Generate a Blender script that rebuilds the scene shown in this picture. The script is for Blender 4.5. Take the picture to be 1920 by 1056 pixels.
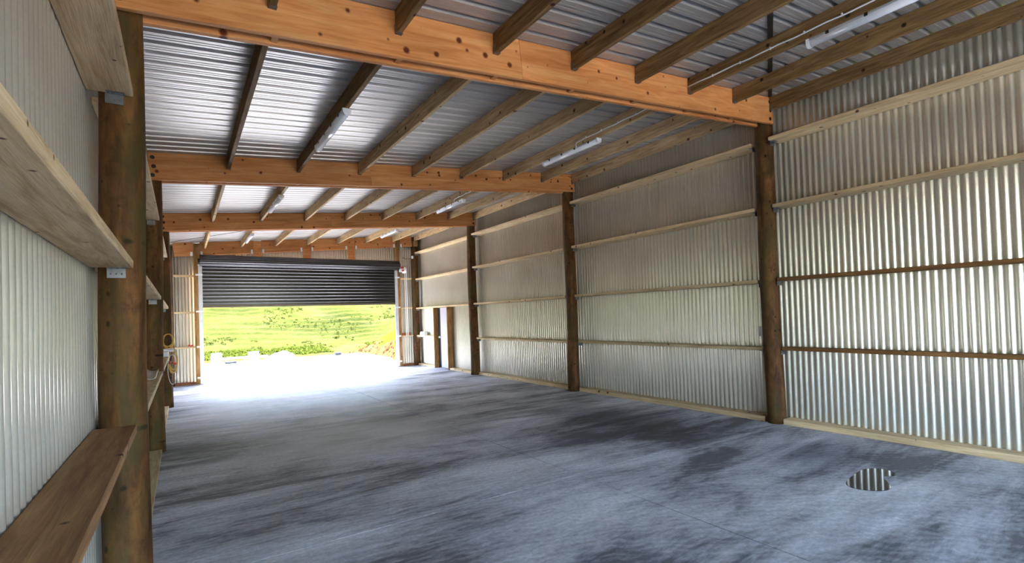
import bpy, bmesh, math, random
import numpy as np
from mathutils import Vector, Matrix

random.seed(7)
rng = np.random.RandomState(11)
for o in list(bpy.data.objects):
    bpy.data.objects.remove(o, do_unlink=True)
SC = bpy.context.scene
COL = SC.collection

# ------------------------------------------------------------------ camera
F, CX, CY = 947.92, 990.63, 574.88
YAW, PITCH, ROLL, EYE = 0.6015, 0.0157, -0.0338, 1.6
cam_data = bpy.data.cameras.new('camera')
cam = bpy.data.objects.new('camera', cam_data)
COL.objects.link(cam)
cam_data.sensor_fit = 'HORIZONTAL'
cam_data.sensor_width = 36.0
cam_data.lens = 36.0 * F / 1920.0
cam_data.shift_x = -(CX - 960.0) / 1920.0
cam_data.shift_y = (CY - 528.0) / 1920.0
cam_data.clip_start = 0.02
cam_data.clip_end = 500
fw = Vector((math.sin(YAW) * math.cos(PITCH), math.cos(YAW) * math.cos(PITCH), math.sin(PITCH)))
rt = Vector((math.cos(YAW), -math.sin(YAW), 0))
up = rt.cross(fw)
c_, s_ = math.cos(ROLL), math.sin(ROLL)
rt, up = c_ * rt + s_ * up, -s_ * rt + c_ * up
m = Matrix((rt, up, -fw)).transposed().to_4x4()
m.translation = (0, 0, EYE)
cam.matrix_world = m
SC.camera = cam

# ------------------------------------------------------------------ world, sun, exposure
SUN_EL = math.radians(58)
world = bpy.data.worlds.new('world')
SC.world = world
world.use_nodes = True
wn = world.node_tree.nodes
wl = world.node_tree.links
wn.clear()
sky = wn.new('ShaderNodeTexSky')
sky.sky_type = 'NISHITA'
sky.sun_disc = False
sky.sun_elevation = SUN_EL
sky.sun_rotation = math.radians(0)
sky.air_density = 1.0
sky.dust_density = 2.0
sky.ozone_density = 1.2
bg = wn.new('ShaderNodeBackground')
bg.inputs['Strength'].default_value = 0.47
wo = wn.new('ShaderNodeOutputWorld')
wl.new(sky.outputs[0], bg.inputs['Color'])
wl.new(bg.outputs[0], wo.inputs['Surface'])

sun_data = bpy.data.lights.new('sun', 'SUN')
sun_data.energy = 6.5
sun_data.angle = math.radians(0.6)
sun_data.color = (1.0, 0.98, 0.95)
sun = bpy.data.objects.new('sun', sun_data)
COL.objects.link(sun)
sd = Vector((0.0, math.cos(SUN_EL), math.sin(SUN_EL)))      # towards the sun: beyond the roller door, high
sun.rotation_euler = sd.to_track_quat('Z', 'Y').to_euler()

SC.view_settings.view_transform = 'Standard'
SC.view_settings.look = 'None'
SC.view_settings.gamma = 1.0
SC.view_settings.use_curve_mapping = False
SC.view_settings.exposure = 3.35

# ------------------------------------------------------------------ dimensions
Y0, DB = 3.851, 4.236
YR = [Y0 + i * DB for i in range(4)]            # pole rows; row 3 carries the roller door
YM = Y0 - DB                                     # pole row just behind the camera
YN = Y0 - 2 * DB                                 # unseen open end, put one bay further back to spread its light
RS = 0.08811                                     # roof slope, rising to the right


def zroof(x):
    return 3.8554 + RS * x


BH = 0.355                                       # beam depth


def zbeam(x):
    return zroof(x) - BH


XWL, XWR, YWF = -0.425, 6.845, 16.72             # inner faces of the cladding
YWN = YN - 0.16

# ------------------------------------------------------------------ node helpers


class NT:
    def __init__(self, name):
        self.m = bpy.data.materials.new(name)
        self.m.use_nodes = True
        self.t = self.m.node_tree
        self.t.nodes.clear()
        self.out = self.t.nodes.new('ShaderNodeOutputMaterial')
        self.b = self.t.nodes.new('ShaderNodeBsdfPrincipled')
        self.t.links.new(self.b.outputs[0], self.out.inputs[0])

    def n(self, typ, **kw):
        nd = self.t.nodes.new(typ)
        for k, v in kw.items():
            if k.startswith('i_'):
                key = k[2:].replace('_', ' ')
                nd.inputs[key].default_value = v
            else:
                setattr(nd, k, v)
        return nd

    def l(self, a, b):
        self.t.links.new(a, b)

    def set(self, **kw):
        for k, v in kw.items():
            self.b.inputs[k.replace('_', ' ')].default_value = v

    def coords(self, scale=(1, 1, 1), rand=True, rot=(0, 0, 0)):
        tc = self.n('ShaderNodeTexCoord')
        v = tc.outputs['Object']
        if rand:
            oi = self.n('ShaderNodeObjectInfo')
            mu = self.n('ShaderNodeMath', operation='MULTIPLY')
            self.l(oi.outputs['Random'], mu.inputs[0])
            mu.inputs[1].default_value = 37.0
            ad = self.n('ShaderNodeVectorMath', operation='ADD')
            self.l(v, ad.inputs[0])
            self.l(mu.outputs[0], ad.inputs[1])
            v = ad.outputs[0]
        mp = self.n('ShaderNodeMapping')
        mp.inputs['Scale'].default_value = scale
        mp.inputs['Rotation'].default_value = rot
        self.l(v, mp.inputs['Vector'])
        return mp.outputs[0]

    def noise(self, vec, scale, detail=4, rough=0.55, dist=0.0):
        nd = self.n('ShaderNodeTexNoise')
        nd.inputs['Scale'].default_value = scale
        nd.inputs['Detail'].default_value = detail
        nd.inputs['Roughness'].default_value = rough
        nd.inputs['Distortion'].default_value = dist
        self.l(vec, nd.inputs['Vector'])
        return nd.outputs['Fac']

    def ramp(self, fac, stops):
        r = self.n('ShaderNodeValToRGB')
        e = r.color_ramp.elements
        while len(e) < len(stops):
            e.new(0.5)
        for i, (p, c) in enumerate(stops):
            e[i].position = p
            e[i].color = (c[0], c[1], c[2], 1) if len(c) == 3 else c
        self.l(fac, r.inputs[0])
        return r.outputs[0]

    def mix(self, fac, a, b, mode='MIX'):
        nd = self.n('ShaderNodeMix', data_type='RGBA', blend_type=mode)
        for sock, val in ((nd.inputs[0], fac), (nd.inputs[6], a), (nd.inputs[7], b)):
            if hasattr(val, 'links'):
                self.l(val, sock)
            else:
                sock.default_value = val if not isinstance(val, tuple) else (val[0], val[1], val[2], 1)
        return nd.outputs[2]

    def bump(self, h, strength, dist=0.01):
        bp = self.n('ShaderNodeBump')
        bp.inputs['Strength'].default_value = strength
        bp.inputs['Distance'].default_value = dist
        self.l(h, bp.inputs['Height'])
        self.l(bp.outputs[0], self.b.inputs['Normal'])

    def color(self, c):
        if hasattr(c, 'links'):
            self.l(c, self.b.inputs['Base Color'])
        else:
            self.b.inputs['Base Color'].default_value = (c[0], c[1], c[2], 1)


def g(v):
    """sRGB 0-255 triple to linear"""
    return tuple((x / 255 / 12.92) if x / 255 < 0.04045 else ((x / 255 + 0.055) / 1.055) ** 2.4 for x in v)


def wood(name, dark, mid, light, knots=0.05, kscale=1.0, gscale=2.2, rough=0.75, axis='X', vary=0.35, bump=0.25, stain=None):
    t = NT(name)
    st = (1, 14, 14) if axis == 'X' else (7, 7, 1)
    ks = (1.1 * kscale, 3.2 * kscale, 3.2 * kscale) if axis == 'X' else (3.2 * kscale, 3.2 * kscale, 1.1 * kscale)
    gv = t.coords(st)
    gr = t.noise(gv, gscale, 6, 0.6, 0.9)
    col = t.ramp(gr, [(0.28, dark), (0.5, mid), (0.72, light)])
    # fibres
    fv = t.coords((3, 90, 90) if axis == 'X' else (90, 90, 3))
    fb = t.noise(fv, 2.0, 3, 0.6)
    col = t.mix(0.22, col, t.ramp(fb, [(0.3, (0.25, 0.2, 0.15)), (0.7, (1, 1, 1))]), 'MULTIPLY')
    # knots
    kv = t.coords((1, 1, 1))
    sx = t.n('ShaderNodeSeparateXYZ')
    t.l(kv, sx.inputs[0])
    kc = t.n('ShaderNodeCombineXYZ')
    if axis == 'X':
        yz = t.n('ShaderNodeMath', operation='ADD')
        t.l(sx.outputs[1], yz.inputs[0]); t.l(sx.outputs[2], yz.inputs[1])
        t.l(sx.outputs[0], kc.inputs[0]); t.l(yz.outputs[0], kc.inputs[1])
    else:
        at = t.n('ShaderNodeMath', operation='SUBTRACT')
        t.l(sx.outputs[0], at.inputs[0]); t.l(sx.outputs[1], at.inputs[1])
        t.l(sx.outputs[2], kc.inputs[0]); t.l(at.outputs[0], kc.inputs[1])
    vo = t.n('ShaderNodeTexVoronoi', feature='F1', voronoi_dimensions='2D')
    vo.inputs['Scale'].default_value = 4.2 * kscale
    t.l(kc.outputs[0], vo.inputs['Vector'])
    kd = t.n('ShaderNodeMath', operation='MULTIPLY_ADD')          # only some cells carry a knot, of differing size
    sc = t.n('ShaderNodeSeparateColor')
    t.l(vo.outputs['Color'], sc.inputs[0])
    t.l(sc.outputs[0], kd.inputs[0]); kd.inputs[1].default_value = knots * 3.2; t.l(vo.outputs['Distance'], kd.inputs[2])
    kn = t.ramp(kd.outputs[0], [(knots * 1.4, (1, 1, 1)), (knots * 2.6, (0, 0, 0))])
    col = t.mix(kn, col, tuple(x * q for x, q in zip(dark, (0.22, 0.12, 0.10))))
    # blotches
    bl = t.noise(t.coords((0.8, 2, 2) if axis == 'X' else (2, 2, 0.8)), 1.6, 4)
    col = t.mix(0.5, col, t.ramp(bl, [(0.3, (0.55, 0.52, 0.5)), (0.62, (1.05, 1.02, 1.0))]), 'MULTIPLY')
    if stain:
        mo = t.noise(t.coords((6, 6, 3.2)), 1.8, 6, 0.7, 0.6)
        col = t.mix(0.75, col, t.ramp(mo, [(0.34, (0.34, 0.30, 0.26)), (0.5, (0.9, 0.88, 0.85)), (0.68, (1.35, 1.3, 1.2))]), 'MULTIPLY')
        sb = t.noise(t.coords((2.5, 2.5, 0.9)), 1.7, 5, 0.6)
        col = t.mix(t.ramp(sb, [(0.48, (0, 0, 0)), (0.62, (0.7, 0.7, 0.7))]), col, stain)
    # board to board variation
    oi = t.n('ShaderNodeObjectInfo')
    hv = t.n('ShaderNodeHueSaturation')
    mr = t.n('ShaderNodeMapRange')
    mr.inputs['To Min'].default_value = 1 - vary
    mr.inputs['To Max'].default_value = 1 + vary * 0.55
    t.l(oi.outputs['Random'], mr.inputs['Value'])
    t.l(mr.outputs[0], hv.inputs['Value'])
    t.l(col, hv.inputs['Color'])
    t.color(hv.outputs[0])
    t.set(Roughness=rough)
    t.b.inputs['Specular IOR Level'].default_value = 0.25
    mx = t.n('ShaderNodeMath', operation='ADD')
    t.l(gr, mx.inputs[0])
    t.l(fb, mx.inputs[1])
    t.bump(mx.outputs[0], bump, 0.006)
    return t.m


def plain(name, c, rough=0.5, metal=0.0, var=0.15, scale=6.0, bump=0.0, spec=0.5):
    t = NT(name)
    n = t.noise(t.coords((1, 1, 1)), scale, 4)
    lo = tuple(x * (1 - var) for x in c)
    hi = tuple(min(1, x * (1 + var)) for x in c)
    t.color(t.ramp(n, [(0.3, lo), (0.7, hi)]))
    t.set(Roughness=rough, Metallic=metal)
    t.b.inputs['Specular IOR Level'].default_value = spec
    if bump:
        t.bump(n, bump, 0.01)
    return t.m


M = {}
M['beam'] = wood('beam_ply', g((196, 120, 62)), g((222, 150, 90)), g((234, 174, 114)), knots=0.055, kscale=1.0, gscale=1.1, vary=0.12, bump=0.08, rough=0.65)
M['girt'] = wood('pine_girt', g((196, 166, 122)), g((228, 202, 158)), g((242, 222, 184)), knots=0.05, vary=0.25)
M['girt_brown'] = wood('brown_girt', g((92, 62, 34)), g((132, 92, 52)), g((160, 118, 74)), knots=0.05, vary=0.12)
M['rough'] = wood('rough_sawn_pine', g((178, 144, 104)), g((222, 192, 150)), g((238, 214, 176)), knots=0.022, vary=0.08, bump=0.6, gscale=1.6)
M['rough_brown'] = wood('rough_sawn_brown', g((120, 84, 52)), g((158, 116, 76)), g((184, 144, 100)), knots=0.05, vary=0.04, bump=0.4, gscale=1.4)
M['purlin'] = wood('treated_purlin', g((160, 130, 92)), g((206, 174, 128)), g((228, 200, 156)), knots=0.06, vary=0.3)
M['purlin_dark'] = wood('dark_treated_purlin', g((96, 72, 44)), g((140, 108, 68)), g((172, 138, 94)), knots=0.05, vary=0.25)
M['pole'] = wood('round_pole', g((54, 34, 16)), g((98, 64, 32)), g((134, 94, 52)), knots=0.06, kscale=1.5, gscale=1.0, axis='Z', vary=0.12, bump=0.3, stain=g((70, 62, 30)))
M['frame'] = wood('framing_timber', g((118, 84, 48)), g((164, 124, 76)), g((190, 152, 104)), knots=0.04, axis='Z', vary=0.2)
M['galv'] = plain('galvanised_bracket', g((120, 122, 126)), 0.4, 0.8, 0.2, 30)
M['guide'] = plain('galvanised_guide', g((205, 208, 212)), 0.4, 0.6, 0.06, 8)
M['bolt'] = plain('dark_bolt', g((48, 40, 36)), 0.5, 0.6)
M['white'] = plain('white_plastic', g((232, 234, 238)), 0.3, 0, 0.03)
M['diffuser'] = plain('opal_diffuser', g((236, 238, 244)), 0.18, 0, 0.02)
M['curtain'] = plain('black_door_steel', g((32, 27, 26)), 0.24, 0.0, 0.12, 3, 0, 0.6)
M['rail'] = plain('bronze_bottom_rail', g((112, 102, 88)), 0.4, 0.5, 0.1)
M['strap'] = plain('dark_strap', g((58, 54, 50)), 0.5, 0.7)
M['grey_door'] = plain('lavender_grey_paint', g((176, 172, 184)), 0.45, 0, 0.05)
M['rubber_and_gap_dark'] = plain('rubber_and_gap_dark', g((26, 26, 28)), 0.6)
M['red'] = plain('red_paint', g((168, 44, 34)), 0.45)
M['redwood'] = plain('red_brown_timber', g((140, 78, 46)), 0.7, 0, 0.3, 20)
M['hose'] = plain('yellow_hose', g((206, 160, 62)), 0.45, 0, 0.15, 20)
M['orange'] = plain('orange_plastic', g((214, 88, 40)), 0.4)
M['bag'] = plain('pale_plastic_sheet', g((206, 198, 190)), 0.35, 0, 0.15, 14, 0.2)
M['whiteblock'] = plain('white_concrete', g((225, 224, 220)), 0.8, 0, 0.08)
M['darkrock'] = plain('dark_debris', g((58, 56, 52)), 0.8, 0, 0.3, 9)


def zinc():
    t = NT('zincalume')
    n = t.noise(t.coords((1, 1, 1), rand=False), 1.3, 4)
    fine = t.noise(t.coords((1, 1, 1), rand=False), 60, 3)
    c = t.ramp(n, [(0.3, g((212, 206, 192))), (0.7, g((226, 221, 209)))])
    c = t.mix(0.12, c, t.ramp(fine, [(0.3, (0.5, 0.5, 0.5)), (0.7, (1.1, 1.1, 1.1))]), 'MULTIPLY')
    t.color(c)
    t.set(Metallic=0.62, Roughness=0.26)
    t.bump(t.noise(t.coords((2, 2, 0.4), rand=False), 1.5, 2), 0.05, 0.02)
    return t.m


M['zinc'] = zinc()


def roofmat():
    t = NT('roof_underside')
    n = t.noise(t.coords((0.5, 2, 1), rand=False), 1.3, 4)
    t.color(t.ramp(n, [(0.3, g((174, 170, 166))), (0.7, g((194, 190, 186)))]))
    t.set(Metallic=0.5, Roughness=0.36)
    return t.m


M['roof'] = roofmat()


def concrete_floor():
    t = NT('floated_concrete')
    # broad cloudy patches
    cloud = t.noise(t.coords((0.55, 0.8, 1), rand=False), 0.9, 5, 0.6, 0.4)
    # float passes: bands running across the shed
    band = t.noise(t.coords((0.3, 1.5, 1), rand=False, rot=(0, 0, 0.05)), 1.2, 8, 0.66, 1.2)
    streak = t.noise(t.coords((1.6, 5.0, 1), rand=False, rot=(0, 0, 0.06)), 1.6, 8, 0.68, 1.6)
    # trowel arcs
    wv = t.n('ShaderNodeTexWave', wave_type='RINGS', rings_direction='Z')
    wv.inputs['Scale'].default_value = 3.2
    wv.inputs['Distortion'].default_value = 9.0
    wv.inputs['Detail'].default_value = 4
    wv.inputs['Detail Scale'].default_value = 1.2
    t.l(t.coords((0.9, 1.4, 1), rand=False), wv.inputs['Vector'])
    a = t.n('ShaderNodeMath', operation='MULTIPLY_ADD')
    t.l(band, a.inputs[0]); a.inputs[1].default_value = 0.9; t.l(cloud, a.inputs[2])
    b = t.n('ShaderNodeMath', operation='MULTIPLY_ADD')
    t.l(streak, b.inputs[0]); b.inputs[1].default_value = 0.34; t.l(a.outputs[0], b.inputs[2])
    c = t.n('ShaderNodeMath', operation='MULTIPLY_ADD')
    t.l(wv.outputs['Fac'], c.inputs[0]); c.inputs[1].default_value = 0.05; t.l(b.outputs[0], c.inputs[2])
    col = t.ramp(c.outputs[0], [(0.0, (0, 0, 0)), (1.0, (1, 1, 1))])
    mr = t.n('ShaderNodeMapRange')
    mr.inputs['From Min'].default_value = 0.98
    mr.inputs['From Max'].default_value = 1.36
    t.l(c.outputs[0], mr.inputs['Value'])
    col = t.ramp(mr.outputs[0], [(0.0, g((106, 108, 114))), (0.45, g((184, 186, 193))), (1.0, g((228, 230, 235)))])
    fine = t.noise(t.coords((1, 1, 1), rand=False), 28, 5, 0.7)
    col = t.mix(0.65, col, t.ramp(fine, [(0.3, (0.55, 0.55, 0.55)), (0.65, (1.1, 1.1, 1.1))]), 'MULTIPLY')
    # darker stretches along the right side, pale patch in the middle
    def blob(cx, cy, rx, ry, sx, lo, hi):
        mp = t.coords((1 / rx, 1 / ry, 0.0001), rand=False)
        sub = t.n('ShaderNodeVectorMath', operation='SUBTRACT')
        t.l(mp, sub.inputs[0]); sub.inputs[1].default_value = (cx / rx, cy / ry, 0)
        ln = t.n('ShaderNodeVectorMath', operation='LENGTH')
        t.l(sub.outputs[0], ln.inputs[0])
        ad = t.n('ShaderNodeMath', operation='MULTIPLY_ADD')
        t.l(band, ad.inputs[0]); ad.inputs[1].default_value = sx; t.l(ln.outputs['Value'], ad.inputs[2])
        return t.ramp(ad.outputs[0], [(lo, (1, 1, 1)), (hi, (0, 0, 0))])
    dark_blob = blob(5.3, 5.4, 2.2, 3.2, 0.8, 0.55, 1.0)
    dark_blob2 = blob(5.6, 2.7, 1.6, 0.9, 0.8, 0.5, 1.0)
    pale_blob = blob(2.0, 7.0, 2.9, 2.2, 0.8, 0.62, 1.25)
    col = t.mix(dark_blob, col, t.mix(1.0, col, (0.34, 0.35, 0.38), 'MULTIPLY'))
    col = t.mix(dark_blob2, col, t.mix(1.0, col, (0.45, 0.46, 0.5), 'MULTIPLY'))
    col = t.mix(pale_blob, col, t.mix(0.5, col, (0.86, 0.86, 0.88)))
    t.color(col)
    rr = t.ramp(mr.outputs[0], [(0.0, (0.55, 0.55, 0.55)), (1.0, (0.75, 0.75, 0.75))])
    t.l(rr, t.b.inputs['Roughness'])
    t.b.inputs['Specular IOR Level'].default_value = 0.30
    t.bump(c.outputs[0], 0.09, 0.012)
    return t.m


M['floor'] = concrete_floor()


def apron_mat():
    t = NT('pale_new_concrete')
    n = t.noise(t.coords(rand=False), 0.8, 5)
    t.color(t.ramp(n, [(0.3, g((112, 110, 108))), (0.7, g((126, 124, 121)))]))
    t.set(Roughness=0.8)
    return t.m


M['apron'] = apron_mat()


def grass_mat(name, stops, scale=0.6, thin=False):
    t = NT(name)
    n1 = t.noise(t.coords((1, 1.6, 1), rand=False), scale, 6, 0.65)
    n2 = t.noise(t.coords((1, 1, 1), rand=False), 5.0, 4, 0.7)
    ad = t.n('ShaderNodeMath', operation='MULTIPLY_ADD')
    t.l(n2, ad.inputs[0]); ad.inputs[1].default_value = 0.6; t.l(n1, ad.inputs[2])
    mr = t.n('ShaderNodeMapRange')
    mr.inputs['From Min'].default_value = 0.5
    mr.inputs['From Max'].default_value = 1.1
    t.l(ad.outputs[0], mr.inputs['Value'])
    t.color(t.ramp(mr.outputs[0], stops))
    t.set(Roughness=0.9)
    t.b.inputs['Specular IOR Level'].default_value = 0.0
    t.bump(n2, 0.6, 0.06)
    if thin:
        tr = t.n('ShaderNodeBsdfTranslucent')
        t.l(t.b.inputs['Base Color'].links[0].from_socket, tr.inputs['Color'])
        ms = t.n('ShaderNodeMixShader')
        ms.inputs[0].default_value = 0.5
        t.l(t.b.outputs[0], ms.inputs[1])
        t.l(tr.outputs[0], ms.inputs[2])
        t.l(ms.outputs[0], t.out.inputs[0])
    return t.m


M['grass'] = grass_mat('pasture', [(0.0, (0.030, 0.035, 0.0065)), (0.5, (0.044, 0.048, 0.0115)), (1.0, (0.058, 0.056, 0.0190))])
M['lime'] = grass_mat('bank_grass', [(0.0, (0.034, 0.044, 0.004)), (1.0, (0.048, 0.056, 0.008))], 1.5)
M['rush'] = grass_mat('rushes', [(0.0, (0.046, 0.060, 0.008)), (1.0, (0.070, 0.082, 0.014))], 1.5, True)
M['tuft'] = grass_mat('tufts', [(0.0, (0.044, 0.052, 0.008)), (1.0, (0.062, 0.066, 0.014))], 1.0, True)
M['clay'] = plain('orange_clay', (0.075, 0.040, 0.016), 0.9, 0, 0.35, 3, 0.5, 0.0)
M['gravel'] = plain('pale_gravel', g((190, 182, 168)), 0.9, 0, 0.15, 2, 0.4, 0.1)
M['puddle'] = (lambda t: (t.color((0.03, 0.032, 0.036)), t.set(Roughness=0.02), t.b.inputs['Specular IOR Level'].__setattr__('default_value', 1.0), t.m)[-1])(NT('still_water'))

# ------------------------------------------------------------------ mesh helpers


def new_obj(name, me, mat=None, parent=None, loc=(0, 0, 0), rot=(0, 0, 0)):
    o = bpy.data.objects.new(name, me)
    COL.objects.link(o)
    o.location = loc
    o.rotation_euler = rot
    if mat and me and not me.materials:
        me.materials.append(mat)
    if parent:
        o.parent = parent
    return o


def from_bm(name, bm, mat=None, parent=None, loc=(0, 0, 0), rot=(0, 0, 0), smooth=False):
    me = bpy.data.meshes.new(name)
    bmesh.ops.recalc_face_normals(bm, faces=bm.faces[:])
    bm.to_mesh(me)
    bm.free()
    if smooth:
        for p in me.polygons:
            p.use_smooth = True
    return new_obj(name, me, mat, parent, loc, rot)


_cache = {}


def box_mesh(sx, sy, sz, mat, ch=0.004, name='plank'):
    """chamfered box centred at the origin"""
    key = (round(sx, 4), round(sy, 4), round(sz, 4), mat.name, ch)
    if key in _cache:
        return _cache[key]
    bm = bmesh.new()
    bmesh.ops.create_cube(bm, size=1)
    for v in bm.verts:
        v.co = Vector((v.co.x * sx, v.co.y * sy, v.co.z * sz))
    if ch:
        bmesh.ops.bevel(bm, geom=bm.edges[:] , offset=ch, segments=1, affect='EDGES', profile=0.5)
    me = bpy.data.meshes.new(name)
    bmesh.ops.recalc_face_normals(bm, faces=bm.faces[:])
    bm.to_mesh(me)
    bm.free()
    me.materials.append(mat)
    _cache[key] = me
    return me


def board(name, lo, hi, mat, parent=None, ch=0.004):
    """axis-aligned board between two corners; its long axis becomes local X (or Z for uprights)"""
    lo, hi = Vector(lo), Vector(hi)
    d = hi - lo
    c = (lo + hi) / 2
    if d.y >= d.x and d.y >= d.z:                      # long axis Y -> local X, turned about Z
        me = box_mesh(d.y, d.x, d.z, mat, ch, name)
        return new_obj(name, me, None, parent, c, (0, 0, math.pi / 2))
    me = box_mesh(d.x, d.y, d.z, mat, ch, name)
    return new_obj(name, me, None, parent, c)


def add_box(bm, lo, hi):
    r = bmesh.ops.create_cube(bm, size=1)
    lo, hi = Vector(lo), Vector(hi)
    for v in r['verts']:
        v.co = Vector(((v.co.x + .5) * (hi.x - lo.x) + lo.x, (v.co.y + .5) * (hi.y - lo.y) + lo.y, (v.co.z + .5) * (hi.z - lo.z) + lo.z))
    return r['verts']


def add_cyl(bm, p0, p1, r, seg=10, r2=None):
    p0, p1 = Vector(p0), Vector(p1)
    d = p1 - p0
    mt = Matrix.Translation((p0 + p1) / 2) @ d.to_track_quat('Z', 'Y').to_matrix().to_4x4()
    return bmesh.ops.create_cone(bm, cap_ends=True, segments=seg, radius1=r, radius2=r if r2 is None else r2, depth=d.length, matrix=mt)['verts']


def tube(bm, pts, r, seg=6, close=False):
    pts = [Vector(p) for p in pts]
    rings = []
    n = len(pts)
    ref = Vector((0.123, 0.37, 0.92)).normalized()
    for i, p in enumerate(pts):
        if close:
            t = pts[(i + 1) % n] - pts[i - 1]
        else:
            t = pts[min(i + 1, n - 1)] - pts[max(i - 1, 0)]
        t.normalize()
        u = t.cross(ref)
        if u.length < 1e-3:
            u = t.cross(Vector((1, 0, 0)))
        u.normalize()
        w = t.cross(u)
        rings.append([bm.verts.new(p + r * (math.cos(2 * math.pi * k / seg) * u + math.sin(2 * math.pi * k / seg) * w)) for k in range(seg)])
    rg = range(n) if close else range(n - 1)
    for i in rg:
        a, b = rings[i], rings[(i + 1) % n]
        for k in range(seg):
            bm.faces.new((a[k], a[(k + 1) % seg], b[(k + 1) % seg], b[k]))
    if not close:
        bm.faces.new(rings[0][::-1])
        bm.faces.new(rings[-1])


def struct(o):
    o['kind'] = 'structure'
    return o


def tag(o, label, cat, group=None, kind=None):
    o['label'] = label
    o['category'] = cat
    if group:
        o['group'] = group
    if kind:
        o['kind'] = kind
    return o


def empty(name, loc=(0, 0, 0)):
    o = bpy.data.objects.new(name, None)
    COL.objects.link(o)
    o.location = loc
    o.empty_display_size = 0.1
    return o


def corrugated(bm, origin, along, upv, normal, length, height, pitch=0.076, depth=0.019, seg=10, top_fn=None, bot=0.0):
    """sine-profile sheeting; top_fn(s) may give the height at run s"""
    origin, along, upv, normal = Vector(origin), Vector(along), Vector(upv), Vector(normal)
    n = max(2, int(round(length / pitch * seg)))
    prev = None
    for i in range(n + 1):
        s = length * i / n
        off = depth * 0.5 * (1 - math.cos(2 * math.pi * s / pitch))
        base = origin + along * s - normal * off
        h = top_fn(s) if top_fn else height
        a = bm.verts.new(base + upv * bot)
        b = bm.verts.new(base + upv * h)
        if prev:
            f = bm.faces.new((prev[0], a, b, prev[1]))
            f.smooth = True
        prev = (a, b)


# ------------------------------------------------------------------ floor
fl_bm = bmesh.new()
add_box(fl_bm, (XWL - 0.05, YWN - 0.05, -0.25), (XWR + 0.05, YWF + 0.02, -0.0035))
floor = struct(from_bm('floor', fl_bm, plain('dark_joint', (0.012, 0.012, 0.013), 1.0, 0, 0.1, 6, 0, 0.0)))
JX = [XWL - 0.05, 3.205, XWR + 0.05]
JY = [YWN - 0.05, -0.34, 3.90, 8.13, 12.37, YWF + 0.02]
for i in range(2):
    for j in range(5):
        gp = 0.004
        bm = bmesh.new()
        lo = (JX[i] + (gp if i else 0), JY[j] + (gp if j else 0), -0.0034)
        hi = (JX[i + 1] - (gp if i < 1 else 0), JY[j + 1] - (gp if j < 4 else 0), 0.0)
        add_box(bm, lo, hi)
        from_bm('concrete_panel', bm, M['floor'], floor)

# ------------------------------------------------------------------ side walls
bm = bmesh.new()
corrugated(bm, (XWL, YWN, 0), (0, 1, 0), (0, 0, 1), (1, 0, 0), YWF - YWN + 0.05, zroof(XWL) - 0.005, seg=12)
wall_left = struct(from_bm('wall_left', bm, M['zinc']))
bm = bmesh.new()
corrugated(bm, (XWR, YWN, 0), (0, 1, 0), (0, 0, 1), (-1, 0, 0), YWF - YWN + 0.05, zroof(XWR) - 0.005, seg=12)
wall_right = struct(from_bm('wall_right', bm, M['zinc']))
for w in (wall_left, wall_right):
    for p in w.data.polygons:
        p.use_smooth = True

# angle bracket used under every girt end
_bracket = {}


def bracket_mesh(w):
    key = round(w, 2)
    if key in _bracket:
        return _bracket[key]
    bm = bmesh.new()
    # local X across the plank, local Y away from the pole (under the plank), Z up; origin at pole face / plank underside
    add_box(bm, (-w / 2, 0.0, -0.058), (w / 2, 0.003, 0.0))
    add_box(bm, (-w / 2 - 0.008, 0.0, -0.003), (w / 2 - 0.008, 0.05, 0.0))
    for k in range(3):
        x = (-0.3 + 0.3 * k) * w
        bmesh.ops.create_uvsphere(bm, u_segments=6, v_segments=4, radius=0.0055, matrix=Matrix.Translation((x, 0.004, -0.035)))
        bmesh.ops.create_uvsphere(bm, u_segments=6, v_segments=4, radius=0.0055, matrix=Matrix.Translation((x - 0.008, 0.026, -0.004)))
    me = bpy.data.meshes.new('bracket')
    bmesh.ops.recalc_face_normals(bm, faces=bm.faces[:])
    bm.to_mesh(me)
    bm.free()
    me.materials.append(M['galv'])
    _bracket[key] = me
    return me


def girt(wall, x0, x1, ya, yb, ztop, mat, th=0.046, bracket=True, bw=0.11):
    o = board('girt', (x0, ya, ztop - th), (x1, yb, ztop), mat, wall)
    if bracket:
        me = bracket_mesh(bw)
        c = o.location
        # far end: bracket faces the camera side (-Y)
        inv = o.matrix_basis.inverted()
        for yy, rz in ((yb + 0.002, math.pi), (ya - 0.002, 0.0)):
            b = new_obj('bracket', me, None, o)
            mw = Matrix.Translation(((x0 + x1) / 2 + (0.02 if x0 < 0 else -0.04), yy, ztop - th)) @ Matrix.Rotation(rz, 4, 'Z')
            b.matrix_basis = inv @ mw
    return o


RP = 0.12
LZ = [1.037, 1.994, 3.005]
left_in = [-0.226, -0.210, -0.210, -0.21]
for b in range(4):
    ya = YM + 0.115 if b == 0 else YR[b - 1] + 0.115
    yb = YR[b] - 0.118
    for k, z in enumerate(LZ):
        mat = M['rough_brown'] if (b == 0 and k == 0) else (M['rough'] if b == 0 else M['girt'])
        girt(wall_left, XWL + 0.001, left_in[b] + (0.016 if (b == 0 and k == 2) else 0), ya, yb, z, mat, bw=0.085)
    if b > 0:
        board('bottom_plate', (XWL + 0.001, ya, 0.001), (-0.235, yb, 0.047), M['girt'], wall_left)

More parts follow.
